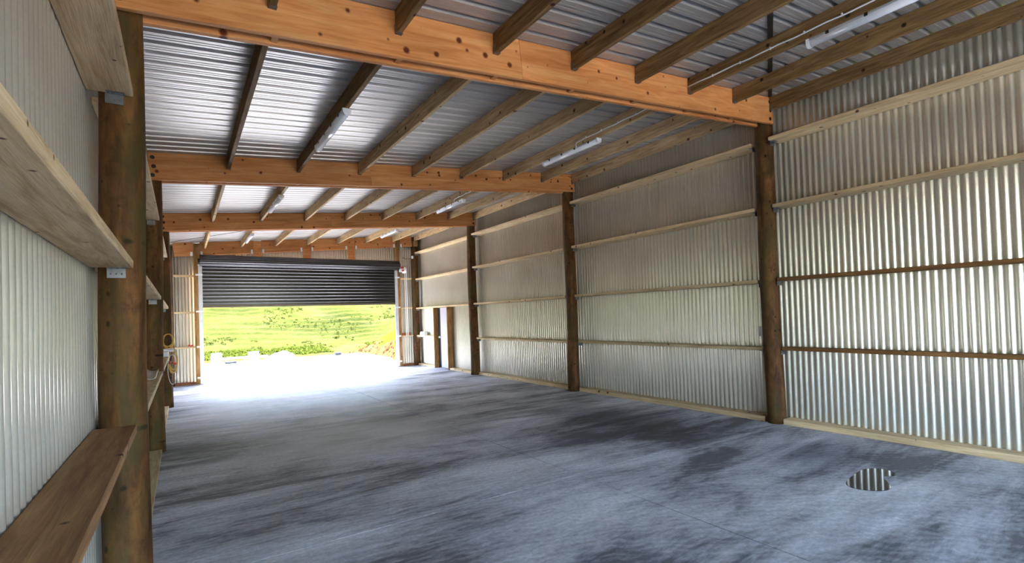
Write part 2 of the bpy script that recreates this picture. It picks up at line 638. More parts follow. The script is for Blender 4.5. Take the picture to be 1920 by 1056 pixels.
right_in = [[6.565, 6.60, 6.635, 6.695], [6.565, 6.570, 6.61, 6.67], [6.55, 6.555, 6.565, 6.62], [6.625, 6.625, 6.62, 6.62]]
RZ = [3.883, 2.977, 1.984, 1.043]
for b in range(4):
    ya = YM + 0.13 if b == 0 else YR[b - 1] + 0.13
    yb = YR[b] - 0.128
    for k, z in enumerate(RZ):
        zz = z - (0.012 if b else 0) - (0.01 if b > 1 else 0)
        mat = M['girt']
        if b == 0 and k >= 2:
            mat = M['girt_brown']
        if b == 3 and k == 3:      # the side door interrupts this girt
            girt(wall_right, right_in[b][k], XWR - 0.001, 15.05, yb, zz, mat)
            continue
        girt(wall_right, right_in[b][k], XWR - 0.001, ya, yb, zz, mat)
    if b < 3:
        board('bottom_plate', (6.655, ya, 0.001), (XWR - 0.001, yb, 0.075), M['girt'], wall_right)
    else:
        board('bottom_plate', (6.655, ya, 0.001), (XWR - 0.001, 14.0, 0.06), M['girt'], wall_right)
        board('bottom_plate', (6.655, 15.05, 0.001), (XWR - 0.001, yb, 0.06), M['girt'], wall_right)

# ------------------------------------------------------------------ far end wall
wall_back_bm = bmesh.new()


def zt(x0):
    return lambda s: zroof(x0 + s) - 0.005


corrugated(wall_back_bm, (XWL, YWF, 0), (1, 0, 0), (0, 0, 1), (0, -1, 0), 0.36 - XWL, 0, top_fn=zt(XWL), seg=12)
corrugated(wall_back_bm, (0.36, YWF, 0), (1, 0, 0), (0, 0, 1), (0, -1, 0), 6.06 - 0.36, 0, top_fn=zt(0.36), bot=3.18, seg=8)
corrugated(wall_back_bm, (6.06, YWF, 0), (1, 0, 0), (0, 0, 1), (0, -1, 0), XWR - 6.06, 0, top_fn=zt(6.06), seg=12)
wall_back = struct(from_bm('wall_back', wall_back_bm, M['zinc']))
for p in wall_back.data.polygons:
    p.use_smooth = True
YP = YR[3]
# door posts, girts and plates of the end wall
board('door_post', (0.30, YP - 0.06, 0.001), (0.44, YP + 0.10, zroof(0.3) - 0.03), M['frame'], wall_back)
board('door_post', (5.98, YP - 0.06, 0.001), (6.125, YP + 0.10, zroof(5.98) - 0.03), M['frame'], wall_back)
for z in (2.985, 1.985, 1.035):
    board('girt', (-0.17, YP - 0.03, z - 0.046), (0.298, YWF - 0.001, z), M['girt'], wall_back)
    board('girt', (6.127, YP - 0.03, z - 0.046), (6.54, YWF - 0.001, z), M['girt'], wall_back)
board('bottom_plate', (-0.17, YP - 0.02, 0.001), (0.298, YWF - 0.001, 0.06), M['redwood'], wall_back)
board('bottom_plate', (6.127, YP - 0.02, 0.001), (6.54, YWF - 0.001, 0.06), M['redwood'], wall_back)


def sloped_board(name, x0, x1, y0, y1, depth, mat, parent, dz=0.0):
    """board in the X direction that follows the roof slope, top edge at roof + dz"""
    L = math.hypot(x1 - x0, RS * (x1 - x0))
    me = box_mesh(L, y1 - y0, depth, mat, 0.003, name)
    cx = (x0 + x1) / 2
    a = math.atan(RS)
    o = new_obj(name, me, None, parent)
    o.rotation_euler = (0, -a, 0)
    o.location = (cx + depth / 2 * math.sin(a), (y0 + y1) / 2, zroof(cx) + dz - depth / 2 * math.cos(a))
    return o


# header pieces between the studs above the roller door
studs = [(1.76, 1.955), (3.09, 3.305), (4.42, 4.63)]
edges = [-0.17, 0.30, 0.44, 1.76, 1.955, 3.09, 3.305, 4.42, 4.63, 5.98, 6.125, 6.545]
for x0, x1 in studs:
    st = board('header_stud', (x0, YP - 0.06, 3.30), (x1, YP - 0.015, zroof(x0) - 0.012), M['beam'], wall_back)
for i in range(0, len(edges), 2):
    x0, x1 = edges[i] + 0.004, edges[i + 1] - 0.004
    h = sloped_board('header_plank', x0, x1, YP - 0.055, YP - 0.01, 0.365, M['beam'], wall_back, -0.006)
    inv = h.matrix_basis.inverted()
    for xx in ((x0 + 0.045,) if i == 10 else (x1 - 0.045,) if i == 0 else (x0 + 0.045, x1 - 0.045)):
        b = new_obj('nail_plate', box_mesh(0.05, 0.006, 0.11, M['white'], 0.001, 'nail_plate'), None, h)
        b.matrix_basis = inv @ Matrix.Translation((xx, YP - 0.059, zbeam(xx) + 0.035))

# extra bay added behind the camera to even out the light: girts only
for k, z in enumerate(LZ):
    board('girt', (XWL + 0.001, YN + 0.12, z - 0.046), (-0.21, YM - 0.118, z), M['girt'], wall_left)
for k, z in enumerate(RZ):
    board('girt', (6.60, YN + 0.13, z - 0.046), (XWR - 0.001, YM - 0.128, z), M['girt'], wall_right)

# ------------------------------------------------------------------ near end wall (unseen, behind the camera), big doorway placed to light the shed
bm = bmesh.new()
corrugated(bm, (XWL, YWN, 0), (1, 0, 0), (0, 0, 1), (0, 1, 0), 0.2 - XWL, 0, top_fn=zt(XWL), seg=6)
corrugated(bm, (0.2, YWN, 0), (1, 0, 0), (0, 0, 1), (0, 1, 0), 6.2 - 0.2, 0, top_fn=zt(0.2), bot=3.25, seg=6)
corrugated(bm, (6.2, YWN, 0), (1, 0, 0), (0, 0, 1), (0, 1, 0), XWR - 6.2, 0, top_fn=zt(6.2), seg=6)
wall_front = struct(from_bm('wall_front', bm, M['zinc']))

# ------------------------------------------------------------------ roof: ribbed sheeting, ribs running down the slope
bm = bmesh.new()
PITCH_R = 0.185
prof = [(0.0, 0.0), (0.040, 0.0), (0.044, 0.0025), (0.050, 0.0025), (0.054, 0.0), (0.078, 0.0), (0.082, 0.0025), (0.088, 0.0025), (0.092, 0.0), (0.124, 0.0), (0.134, 0.045), (0.175, 0.045)]
X0R, X1R = -0.62, 7.02
ys = []
y = YWN - 0.3
while y < 17.1:
    for py, pz in prof:
        ys.append((y + py, pz))
    y += PITCH_R
prev = None
for yy, pz in ys:
    a = bm.verts.new((X0R, yy, zroof(X0R) + pz + 0.0015))
    b = bm.verts.new((X1R, yy, zroof(X1R) + pz + 0.0015))
    if prev:
        bm.faces.new((prev[0], prev[1], b, a))
    prev = (a, b)
bm.verts.ensure_lookup_table()
for k in range(0, len(ys) - 12, 12):        # close the rib ends over the eaves
    for side in (0, 1):
        bm.faces.new([bm.verts[2 * (k + j) + side] for j in (9, 10, 11, 12)])
ceiling = struct(from_bm('ceiling', bm, M['roof']))

# hanger stirrup for purlin ends: origin at bottom centre of the purlin at the beam face, beam towards +Y
bm = bmesh.new()
add_box(bm, (-0.0265, -0.045, -0.003), (0.0265, 0.0, 0.0))
add_box(bm, (-0.0265, -0.045, 0.0), (-0.0238, 0.0, 0.065))
add_box(bm, (0.0238, -0.045, 0.0), (0.0265, 0.0, 0.065))
me_hanger = bpy.data.meshes.new('hanger')
bm.to_mesh(me_hanger)
bm.free()
me_hanger.materials.append(M['galv'])

PD, PW = 0.182, 0.045
PX = {0: [-0.36] + [0.52 + 0.8775 * i for i in range(7)] + [6.63]}
for b in (1, 2, 3):
    PX[b] = [-0.36] + [0.545 + 0.886 * i for i in range(7)] + [6.63]
BN0, BN1, BF0, BF1 = -0.128, -0.083, 0.012, 0.057       # beam planks either side of the pole tongue
purlins = {}
for b in range(4):
    ya = YM + BF1 + 0.001 if b == 0 else YR[b - 1] + BF1 + 0.001
    yb = YR[b] + (BN0 - 0.001 if b < 3 else -0.062)
    for i, x in enumerate(PX[b]):
        xc = x + PW / 2
        o = board('purlin', (x, ya, zroof(x) - PD - 0.001), (x + PW, yb, zroof(x) - 0.001), M['purlin_dark' if (b == 0 and i < 9) or (b == 1 and i in (1, 2)) else 'purlin'], ceiling)
        purlins[(b, i)] = o
        inv = o.matrix_basis.inverted()
        for yy, rz in ((yb, 0.0), (ya, math.pi)):
            h = new_obj('hanger', me_hanger, None, o)
            h.matrix_basis = inv @ Matrix.Translation((xc, yy, zroof(x) - PD - 0.001)) @ Matrix.Rotation(rz, 4, 'Z')

for i, x in enumerate(PX[0]):
    board('purlin', (x, YWN + 0.02, zroof(x) - PD - 0.001), (x + PW, YM + BN0 - 0.001, zroof(x) - 0.001), M['purlin'], ceiling)

# ------------------------------------------------------------------ beams: two planks with packing blocks
beam_names = ['nearest', 'second', 'third']
beam_labels = ['orange plywood beam nearest the camera, cutting across the top of the picture',
               'orange plywood beam with clustered knots, middle one of the three roof beams',
               'orange plywood beam farthest back, just in front of the roller door bay',
               'orange plywood beam overhead behind the camera']
bolt_bm = bmesh.new()
add_cyl(bolt_bm, (0, -0.012, 0), (0, 0, 0), 0.016, 6)
add_cyl(bolt_bm, (0, -0.002, 0), (0, 0.001, 0), 0.026, 10)
me_bolt = bpy.data.meshes.new('bolt')
bmesh.ops.recalc_face_normals(bolt_bm, faces=bolt_bm.faces[:])
bolt_bm.to_mesh(me_bolt)
bolt_bm.free()
me_bolt.materials.append(M['bolt'])
BXL, BXR = -0.36, 6.69
for r in (0, 1, 2, -1):
    e = empty('roof_beam', (0, 0, 0))
    tag(e, beam_labels[r], 'beam', 'roof beams across the shed')
    if r < 0:                                     # the one behind the camera belongs to the ceiling
        for k in ('label', 'category', 'group'):
            del e[k]
        e.parent = ceiling
    y = YR[r] if r >= 0 else YM
    sp = [BXL, 2.55 if r == 0 else 2.1 + 0.4 * r, BXR]
    for (y0, y1) in ((y + BN0, y + BN1), (y + BF0, y + BF1)):
        for k in range(2):
            sloped_board('plank', sp[k] + (0.0008 if k else 0), sp[k + 1] - (0 if k else 0.0008), y0, y1, BH * math.cos(math.atan(RS)), M['beam'], e, -0.002)
    for i, x in enumerate(PX[1][1:8]):
        bl = board('packing_block', (x, y + BN1 + 0.0005, zbeam(x) + 0.012), (x + 0.045, y + BF0 - 0.0005, zroof(x) - 0.03), M['beam'], e, 0.002)
    for x in (-0.27, 6.64):
        for k in range(3):
            new_obj('bolt', me_bolt, None, e, (x + (0.012 if k == 1 else 0), y + BN0, zbeam(x) + 0.06 + 0.115 * k))

# ------------------------------------------------------------------ round poles


def pole(x, y, rb, rt_, ztop, label, xt=None, notch=None, seed=0):
    rs = np.random.RandomState(seed)
    xt = x if xt is None else xt
    bm = bmesh.new()
    seg = 28
    zs = list(np.arange(0, (notch or ztop) - 0.04, 0.14))
    if notch:
        zs += [notch - 0.02, notch - 0.003, notch - 0.002, ztop]
    else:
        zs += [ztop]
    ph = rs.uniform(0, 6.28, 6)
    rings = []
    for zi in zs:
        t = zi / ztop
        ctr = Vector(((xt - x) * t + 0.008 * math.sin(zi * 1.7 + ph[0]), 0.008 * math.sin(zi * 1.3 + ph[1]), zi))
        r0 = rb + (rt_ - rb) * t
        ring = []
        for k in range(seg):
            a = 2 * math.pi * k / seg
            r = r0 * (1 + 0.018 * math.sin(2 * a + ph[2] + zi * 0.6) + 0.012 * math.sin(3 * a + ph[3] - zi * 1.1) + 0.010 * math.sin(5 * a + 2.3 * zi + ph[4]))
            px, py = ctr.x + r * math.cos(a), ctr.y + r * math.sin(a)
            if notch and zi > notch - 0.0025:
                py = min(max(py, BN1 + 0.001), BF0 - 0.001)
            ring.append(bm.verts.new((px, py, zi)))
        rings.append(ring)
    for a, b in zip(rings, rings[1:]):
        for k in range(seg):
            f = bm.faces.new((a[k], a[(k + 1) % seg], b[(k + 1) % seg], b[k]))
            f.smooth = True
    bm.faces.new(rings[0][::-1])
    bm.faces.new(rings[-1])
    o = from_bm('timber_pole', bm, M['pole'], None, (x, y, 0.001))
    tag(o, label, 'pole', 'round poles carrying the roof')
    return o


ztop_l = zroof(-0.4) - 0.01
ztop_r = zroof(6.5) - 0.01
pole(-0.290, YR[0], 0.117, 0.106, ztop_l, 'thick round timber pole at left, closest to the camera', -0.275, zbeam(-0.40), 1)
pole(-0.308, YR[1], 0.108, 0.110, ztop_l, 'dark round pole on the left wall, just behind the closest pole', -0.288, zbeam(-0.40), 2)
pole(-0.275, YR[2], 0.118, 0.110, ztop_l, 'round pole on the left wall with the yellow hose coil hung on it', -0.28, zbeam(-0.40), 3)
pole(-0.292, YR[3], 0.115, 0.108, ztop_l - 0.05, 'round pole in the far left corner beside the roller door wall', -0.285, None, 4)
pole(6.715, YR[0], 0.124, 0.113, ztop_r, 'round timber pole on the right wall, closest to the camera, with dark knots', 6.665, zbeam(6.5), 5)
pole(6.628, YR[1], 0.122, 0.112, ztop_r, 'round pole on the right wall under the end of the middle beam', 6.628, zbeam(6.5), 6)
pole(6.62, YR[2], 0.124, 0.115, ztop_r, 'round pole on the right wall nearest the side door', 6.612, zbeam(6.5), 7)
pole(6.665, YR[3], 0.118, 0.112, zroof(6.5) - 0.03, 'grey weathered round pole in the far right corner by the chain hoist', 6.675, None, 8)

pb = [pole(-0.290, YM, 0.117, 0.106, ztop_l, 'round pole on the left wall behind the camera', -0.275, zbeam(-0.40), 9),
      pole(6.66, YM, 0.120, 0.110, ztop_r, 'round pole on the right wall behind the camera', 6.65, zbeam(6.5), 10)]
for o, w in zip(pb, (wall_left, wall_right)):    # out of the picture: part of the walls
    for k in ('label', 'category', 'group'):
        del o[k]
    o.parent = w

# ------------------------------------------------------------------ roller door
door = empty('door_1', (3.2, YP - 0.12, 0))
struct(door)
YC = YP - 0.125          # curtain plane
DX0, DX1 = 0.475, 5.905


def dloc(o):
    o.location = Vector(o.location) - Vector(door.location)
    return o


bm = bmesh.new()
zs, pitch = [], 0.0985
z = 2.145
prev = None
rows = []
while z < 3.38:
    for dz, off in ((0.0, 0.0), (0.034, 0.0), (0.054, 0.016), (0.072, 0.016), (0.088, 0.0)):
        rows.append((z + dz, off))
    z += pitch
for zz, off in rows:
    a = bm.verts.new((DX0, YC - off, zz))
    b = bm.verts.new((DX1, YC - off, zz))
    if prev:
        bm.faces.new((prev[0], prev[1], b, a))
    prev = (a, b)
cur = dloc(from_bm('curtain', bm, M['curtain'], door))
# drum with the wound-up curtain: a ribbed roll
bm = bmesh.new()
n = 96
R0 = 0.150
dc = Vector((0, YC - 0.165, 3.365))
ra, rb_ = [], []
for k in range(n):
    a = 2 * math.pi * k / n
    w = (k % 8)
    r = R0 + (0.0 if w in (0, 1, 2) else 0.008 if w in (4, 5, 6) else 0.004)
    ra.append(bm.verts.new((0.43, dc.y + r * math.cos(a), dc.z + r * math.sin(a))))
    rb_.append(bm.verts.new((5.985, dc.y + r * math.cos(a), dc.z + r * math.sin(a))))
for k in range(n):
    bm.faces.new((ra[k], ra[(k + 1) % n], rb_[(k + 1) % n], rb_[k]))
bm.faces.new(ra)
bm.faces.new(rb_[::-1])
dloc(from_bm('curtain_roll', bm, M['curtain'], door))
bm = bmesh.new()
add_box(bm, (DX0, YC - 0.028, 2.085), (DX1, YC + 0.012, 2.115))
add_box(bm, (DX0, YC - 0.012, 2.115), (DX1, YC + 0.002, 2.150))
dloc(from_bm('bottom_rail', bm, M['rail'], door))
for side, gx0, gx1 in ((1, 0.395, 0.485), (-1, 5.885, 5.985)):
    bm = bmesh.new()
    add_box(bm, (gx0, YC - 0.035, 0.002), (gx1, YC - 0.031, 3.27))
    add_box(bm, (gx0, YC + 0.027, 0.002), (gx1, YC + 0.031, 3.27))
    bx = gx0 if side > 0 else gx1 - 0.004
    add_box(bm, (bx, YC - 0.031, 0.002), (bx + 0.004, YC + 0.027, 3.27))
    gd = dloc(from_bm('guide', bm, M['guide'], door))
    for z in (0.16, 1.0, 1.96, 2.96):
        x0 = gx0 - 0.07 if side > 0 else gx0 - 0.0
        bm = bmesh.new()
        add_box(bm, (x0, YC - 0.042, z), (x0 + 0.17, YC - 0.036, z + 0.045))
        bmesh.ops.create_uvsphere(bm, u_segments=6, v_segments=4, radius=0.01, matrix=Matrix.Translation((x0 + (0.03 if side > 0 else 0.14), YC - 0.043, z + 0.022)))
        c = from_bm('cleat', bm, M['white'], gd)
        c.location = -Vector(gd.location) - Vector(door.location)
    # end plate holding the drum axle
    px = 0.405 if side > 0 else 5.99
    bm = bmesh.new()
    add_box(bm, (px, YC - 0.31, 3.33), (px + 0.012, YC + 0.06, 3.40))
    add_cyl(bm, (px - 0.012, dc.y, dc.z), (px + 0.026, dc.y, dc.z), 0.05, 12)
    dloc(from_bm('axle_plate', bm, M['bolt'], door))
    bm = bmesh.new()
    hx = gx0 - 0.01 if side > 0 else gx0 - 0.13
    add_box(bm, (hx, YC - 0.04, 3.235), (hx + 0.23, YC - 0.032, 3.262))
    dloc(from_bm('lead_in', bm, M['white'], door))
# chain hoist on the right of the drum
bm = bmesh.new()
add_cyl(bm, (6.13, dc.y, 3.22), (6.21, dc.y, 3.22), 0.105, 20)
add_cyl(bm, (6.21, dc.y, 3.22), (6.235, dc.y, 3.22), 0.075, 16)
add_box(bm, (6.02, dc.y - 0.05, 3.16), (6.13, dc.y + 0.06, 3.27))
hoist = dloc(from_bm('chain_hoist', bm, M['white'], door))
bm = bmesh.new()
add_box(bm, (6.05, dc.y - 0.075, 3.27), (6.14, dc.y + 0.03, 3.33))
add_cyl(bm, (6.10, dc.y - 0.13, 3.20), (6.10, dc.y - 0.05, 3.20), 0.03, 10)
r_ = from_bm('hoist_cover', bm, M['red'], hoist)
r_.location = -Vector(hoist.location) - Vector(door.location)
bm = bmesh.new()
for dx in (0.0,):
    for sgn in (-1, 1):
        zz = 3.2
        k = 0
        while zz > 1.06:
            add_box(bm, (6.222 - (0.011 if k % 2 else 0.006), dc.y + sgn * 0.075 - (0.006 if k % 2 else 0.011), zz - 0.034), (6.222 + (0.011 if k % 2 else 0.006), dc.y + sgn * 0.075 + (0.006 if k % 2 else 0.011), zz))
            zz -= 0.03
            k += 1
ch_ = from_bm('chain', bm, M['white'], hoist)
ch_.location = -Vector(hoist.location) - Vector(door.location)

# ------------------------------------------------------------------ side door in the right wall
pd = struct(empty('door_2', (6.79, 14.52, 0)))


def ploc(o):
    o.location = Vector(o.location) - Vector(pd.location)
    return o


ploc(board('jamb_stud', (6.62, 15.002, 0.001), (6.80, 15.047, 1.92), M['frame'], pd))
ploc(board('jamb_stud', (6.62, 14.003, 0.001), (6.80, 14.048, 1.92), M['frame'], pd))
leaf = ploc(from_bm('door_leaf', (lambda b: (add_box(b, (6.762, 14.06, 0.02), (6.797, 14.80, 1.90)), b)[1])(bmesh.new()), M['grey_door'], pd))
gap = ploc(from_bm('shadow_gap', (lambda b: (add_box(b, (6.772, 14.802, 0.02), (6.797, 15.0, 1.90)), b)[1])(bmesh.new()), M['rubber_and_gap_dark'], pd))  # dark strip put in for the shadowed gap at the leaf's edge
bm = bmesh.new()
add_cyl(bm, (6.762, 14.765, 0.98), (6.752, 14.765, 0.98), 0.04, 14)
add_cyl(bm, (6.752, 14.765, 0.98), (6.715, 14.765, 0.98), 0.014, 10)
bmesh.ops.create_uvsphere(bm, u_segments=14, v_segments=10, radius=0.034, matrix=Matrix.Translation((6.70, 14.765, 0.98)))
kn = from_bm('door_knob', bm, M['white'], leaf, smooth=True)
kn.location = -Vector(leaf.location) - Vector(pd.location)

# ------------------------------------------------------------------ batten lights under the purlins
LL = 1.32


def batten_light(x, y0, z, label, length=LL):
    e = empty('batten_light', (x, y0 + length / 2, z))
    tag(e, label, 'light', 'batten lights under the purlins')
    h = length / 2
    bm = bmesh.new()
    add_box(bm, (-0.041, -h + 0.02, -0.022), (0.041, h - 0.02, 0.0))
    bmesh.ops.bevel(bm, geom=bm.edges[:], offset=0.004, segments=1, affect='EDGES')
    from_bm('base_tray', bm, M['guide'], e)
    bm = bmesh.new()
    seg = 10
    prev = None
    for yy in (-h + 0.022, h - 0.022):
        ring = [bm.verts.new((0.04 * math.cos(math.pi + math.pi * k / seg), yy, -0.023 + 0.050 * math.sin(math.pi + math.pi * k / seg))) for k in range(seg + 1)]
        if prev:
            for k in range(seg):
                bm.faces.new((prev[k], prev[k + 1], ring[k + 1], ring[k])).smooth = True
        bm.faces.new(ring)
        prev = ring
    from_bm('diffuser', bm, M['diffuser'], e)
    for s in (-1, 1):
        bm = bmesh.new()
        ring0 = [(0.044 * math.cos(math.pi + math.pi * k / seg), -0.02 + 0.056 * math.sin(math.pi + math.pi * k / seg)) for k in range(seg + 1)]
        ya, yb = (h - 0.021, h + 0.008) if s > 0 else (-h - 0.008, -h + 0.021)
        A = [bm.verts.new((px, ya, pz)) for px, pz in ring0] + [bm.verts.new((0.044, ya, 0)), bm.verts.new((-0.044, ya, 0))]
        B = [bm.verts.new((px, yb, pz)) for px, pz in ring0] + [bm.verts.new((0.044, yb, 0)), bm.verts.new((-0.044, yb, 0))]
        for k in range(len(A)):
            bm.faces.new((A[k], A[(k + 1) % len(A)], B[(k + 1) % len(A)], B[k]))
        bm.faces.new(A[::-1])
        bm.faces.new(B)
        from_bm('end_cap', bm, M['white'], e)
    for k in range(4):
        yy = -h + length * (0.14 + 0.24 * k)
        bm = bmesh.new()
        add_box(bm, (-0.0445, yy - 0.014, -0.03), (-0.0395, yy + 0.014, -0.002))
        from_bm('clip', bm, M['bolt'], e)
    return e


def pz(b, i):
    return zroof(PX[b][i]) - PD - 0.0015


batten_light(PX[0][6] + 0.045, 1.05, pz(0, 6), 'long white batten light nearest the camera, at top right')
batten_light(PX[1][2] + 0.022, 5.32, pz(1, 2), 'white batten light left of centre, in the bay between the first two beams')
batten_light(PX[1][6] + 0.035, 5.36, pz(1, 6), 'white batten light right of centre, in the bay between the first two beams')
batten_light(PX[2][2] + 0.022, 9.50, pz(2, 2), 'small white batten light at left, in the bay between the second and third beams')
batten_light(PX[2][6] + 0.035, 9.60, pz(2, 6), 'small white batten light at right, in the bay between the second and third beams')
batten_light(PX[3][2] + 0.022, 13.85, pz(3, 2), 'farthest white batten light on the left, above the roller door', 1.3)
batten_light(PX[3][6] + 0.035, 13.65, pz(3, 6), 'farthest white batten light on the right, above the roller door', 1.3)

# white cables clipped along the side of the sixth purlin


def cable(b, ya, yb, label, drop=True, r=0.0075):
    x = PX[b][6] - r - 0.001
    zc = zroof(PX[b][6]) - PD * 0.60
    pts = []
    n = 14
    for k in range(n + 1):
        t = k / n
        pts.append((x, ya + (yb - ya) * t, zc + 0.004 * math.sin(k * 2.1) - 0.012 * t))
    if drop:
        s = 1 if yb > ya else -1
        pts += [(x - 0.004, yb + s * 0.05, zc - 0.022), (x - 0.006, yb + s * 0.065, zc - 0.05), (x - 0.002, yb + s * 0.05, zc - 0.085)]
    bm = bmesh.new()
    tube(bm, pts, r, 6)
    e = from_bm('electric_cable', bm, M['white'], smooth=True)
    tag(e, label, 'cable', 'white cables on the purlins')
    L = abs(yb - ya)
    n = int(L / 0.34)
    for k in range(1, n + 1):
        yy = ya + (yb - ya) * k / (n + 0.5)
        bm = bmesh.new()
        add_box(bm, (x - 0.010, yy - 0.006, zc - 0.016), (x + 0.005, yy + 0.006, zc + 0.008))
        from_bm('cable_clip', bm, M['white'], e)
    return e


cable(0, YR[0] - 0.14, 1.55, 'white cable clipped along a purlin at top right, above the nearest light')
cable(1, YR[0] + 0.07, 5.75, 'white cable clipped along a purlin just beyond the nearest beam')
cable(2, YR[1] + 0.30, 9.9, 'white cable on a purlin between the second and third beams')

# steel strap brace lying diagonally across the purlins in the near bay
bm = bmesh.new()
p0, p1 = Vector((3.0, 1.62, 0)), Vector((6.62, 3.70, 0))
d = (p1 - p0).normalized()
nrm = Vector((-d.y, d.x, 0)) * 0.024
vs = []
for zofs in (0.0, -0.003):
    for p in (p0 - nrm, p1 - nrm, p1 + nrm, p0 + nrm):
        vs.append(bm.verts.new((p.x, p.y, zroof(p.x) - 0.004 + zofs - 0.001)))
for f in ((0, 1, 2, 3), (7, 6, 5, 4), (0, 4, 5, 1), (1, 5, 6, 2), (2, 6, 7, 3), (3, 7, 4, 0)):
    bm.faces.new([vs[i] for i in f])
tag(from_bm('brace_strap', bm, M['strap']), 'dark steel brace strap crossing above the purlins at top right', 'strap')

# brace wires in the last bay
for (a, b_, lab) in (((-0.2, 16.3), (3.2, 12.6), 'thin dark brace wire under the roof at left, before the roller door'),
                     ((3.4, 12.6), (6.5, 16.3), 'thin dark brace wire under the roof at right, before the roller door')):
    bm = bmesh.new()
    pts = [(a[0] + (b_[0] - a[0]) * t, a[1] + (b_[1] - a[1]) * t, zroof(a[0] + (b_[0] - a[0]) * t) - 0.008) for t in np.linspace(0, 1, 8)]
    tube(bm, pts, 0.005, 5)
    tag(from_bm('brace_wire', bm, M['strap']), lab, 'wire', 'brace wires in the last bay')

# ------------------------------------------------------------------ switch and its conduit beside the near right pole
e = empty('light_switch', (XWR - 0.02, 4.06, 1.25))
tag(e, 'white switch box with thin conduit beside the near right pole', 'switch')
bm = bmesh.new()
add_box(bm, (-0.035, -0.045, -0.07), (0.012, 0.045, 0.07))
bmesh.ops.bevel(bm, geom=bm.edges[:], offset=0.006, segments=2, affect='EDGES')
from_bm('switch_box', bm, M['white'], e)
bm = bmesh.new()
add_cyl(bm, (-0.012, 0.0, 0.07), (-0.012, 0.0, 0.685), 0.011, 8)
from_bm('conduit', bm, M['white'], e)
bm = bmesh.new()
add_cyl(bm, (-0.012, 0.0, 0.74), (-0.012, 0.0, 1.66), 0.011, 8)
from_bm('conduit', bm, M['white'], e)
# cable down the corner pole
bm = bmesh.new()
tube(bm, [(6.78, 16.42, 2.90), (6.775, 16.40, 2.6), (6.785, 16.42, 2.3), (6.77, 16.40, 2.0)], 0.012, 6)
tag(from_bm('corner_conduit', bm, M['white'], smooth=True), 'short white conduit on the right wall beside the far corner pole', 'conduit')

# small junction box with a drooping lead, high in the far right corner
jb = empty('junction_box', (6.535, YP - 0.135, 3.685))
tag(jb, 'tiny white junction box with drooping dark lead high on the far corner pole', 'box')
bm = bmesh.new()
add_box(bm, (-0.028, -0.03, -0.045), (0.028, 0.03, 0.045))
bmesh.ops.bevel(bm, geom=bm.edges[:], offset=0.006, segments=2, affect='EDGES')
from_bm('box_body', bm, M['white'], jb)
bm = bmesh.new()
tube(bm, [(-0.03, 0.02, -0.03), (-0.09, 0.12, -0.05), (-0.16, 0.21, -0.04), (-0.22, 0.27, 0.0)], 0.006, 6)
bmesh.ops.create_uvsphere(bm, u_segments=8, v_segments=6, radius=0.017, matrix=Matrix.Translation((-0.22, 0.268, 0.0)))
from_bm('lead', bm, M['rubber_and_gap_dark'], jb, smooth=True)
board('packing_block', (6.57, YP - 0.165, 4.06), (6.735, YP - 0.122, zroof(6.57) - 0.19), M['frame'], wall_back)

# ------------------------------------------------------------------ things on the left wall
zg = LZ[0] + 0.001
# curled pale plastic sheet on the girt before the second left pole
bm = bmesh.new()
rows = []
for j in range(9):
    yy = 6.75 + 0.13 * j
    row = []
    for k in range(11):
        a = math.pi * (1.02 + 0.62 * k / 10)
        r = 0.085 + 0.006 * math.sin(j * 0.9)
        lift = 0.028 * max(0, (j - 5) / 3) ** 2
        row.append(bm.verts.new((-0.285 + r * math.cos(a), yy, zg + 0.092 + r * math.sin(a) + lift * (k / 10))))
    rows.append(row)
for a, b in zip(rows, rows[1:]):
    for k in range(10):
        bm.faces.new((a[k], a[k + 1], b[k + 1], b[k])).smooth = True
sh = from_bm('plastic_sheet', bm, M['bag'])
md = sh.modifiers.new('thick', 'SOLIDIFY')
md.thickness = 0.006
tag(sh, 'curled pale plastic offcut lying on the lower left rail near the second pole', 'offcut')
# folded white bag and a white carton beyond it, at the third pole
bm = bmesh.new()
add_box(bm, (-0.36, 11.55, zg + 0.10), (-0.135, 12.05, zg + 0.135))
bmesh.ops.subdivide_edges(bm, edges=bm.edges[:], cuts=3, use_grid_fill=True)
for v in bm.verts:
    v.co.z += 0.012 * math.sin(v.co.y * 17) * math.cos(v.co.x * 20)
tag(from_bm('folded_bag', bm, M['white'], smooth=True), 'folded white bag lying on top of the carton at the third left pole', 'bag')
bm = bmesh.new()
add_box(bm, (-0.38, 11.60, zg), (-0.215, 12.0, zg + 0.085))
bmesh.ops.bevel(bm, geom=bm.edges[:], offset=0.006, segments=1, affect='EDGES')
ct = tag(from_bm('carton', bm, M['white']), 'small white carton on the lower left rail at the third pole', 'box')
bm = bmesh.new()
add_box(bm, (-0.2145, 11.68, zg + 0.02), (-0.2125, 11.92, zg + 0.06))
from_bm('carton_label', bm, M['grey_door'], ct)


def coil(name, cx, cy, cz, rx, rz, loops, r, mat, label, cat, seed):
    rs = np.random.RandomState(seed)
    bm = bmesh.new()
    pts = []
    n = 40
    for k in range(loops * n + 1):
        a = 2 * math.pi * k / n
        L = k / n
        w = 1 + 0.10 * math.sin(L * 2.3) + 0.04 * math.sin(a * 3 + L)
        pts.append((cx + rx * w * math.sin(a), cy - 0.012 * (L % 3) + 0.01 * math.cos(a), cz + rz * w * math.cos(a) - rz * w))
    tube(bm, pts, r, 6)
    o = from_bm(name, bm, mat, smooth=True)
    tag(o, label, cat)
    return o


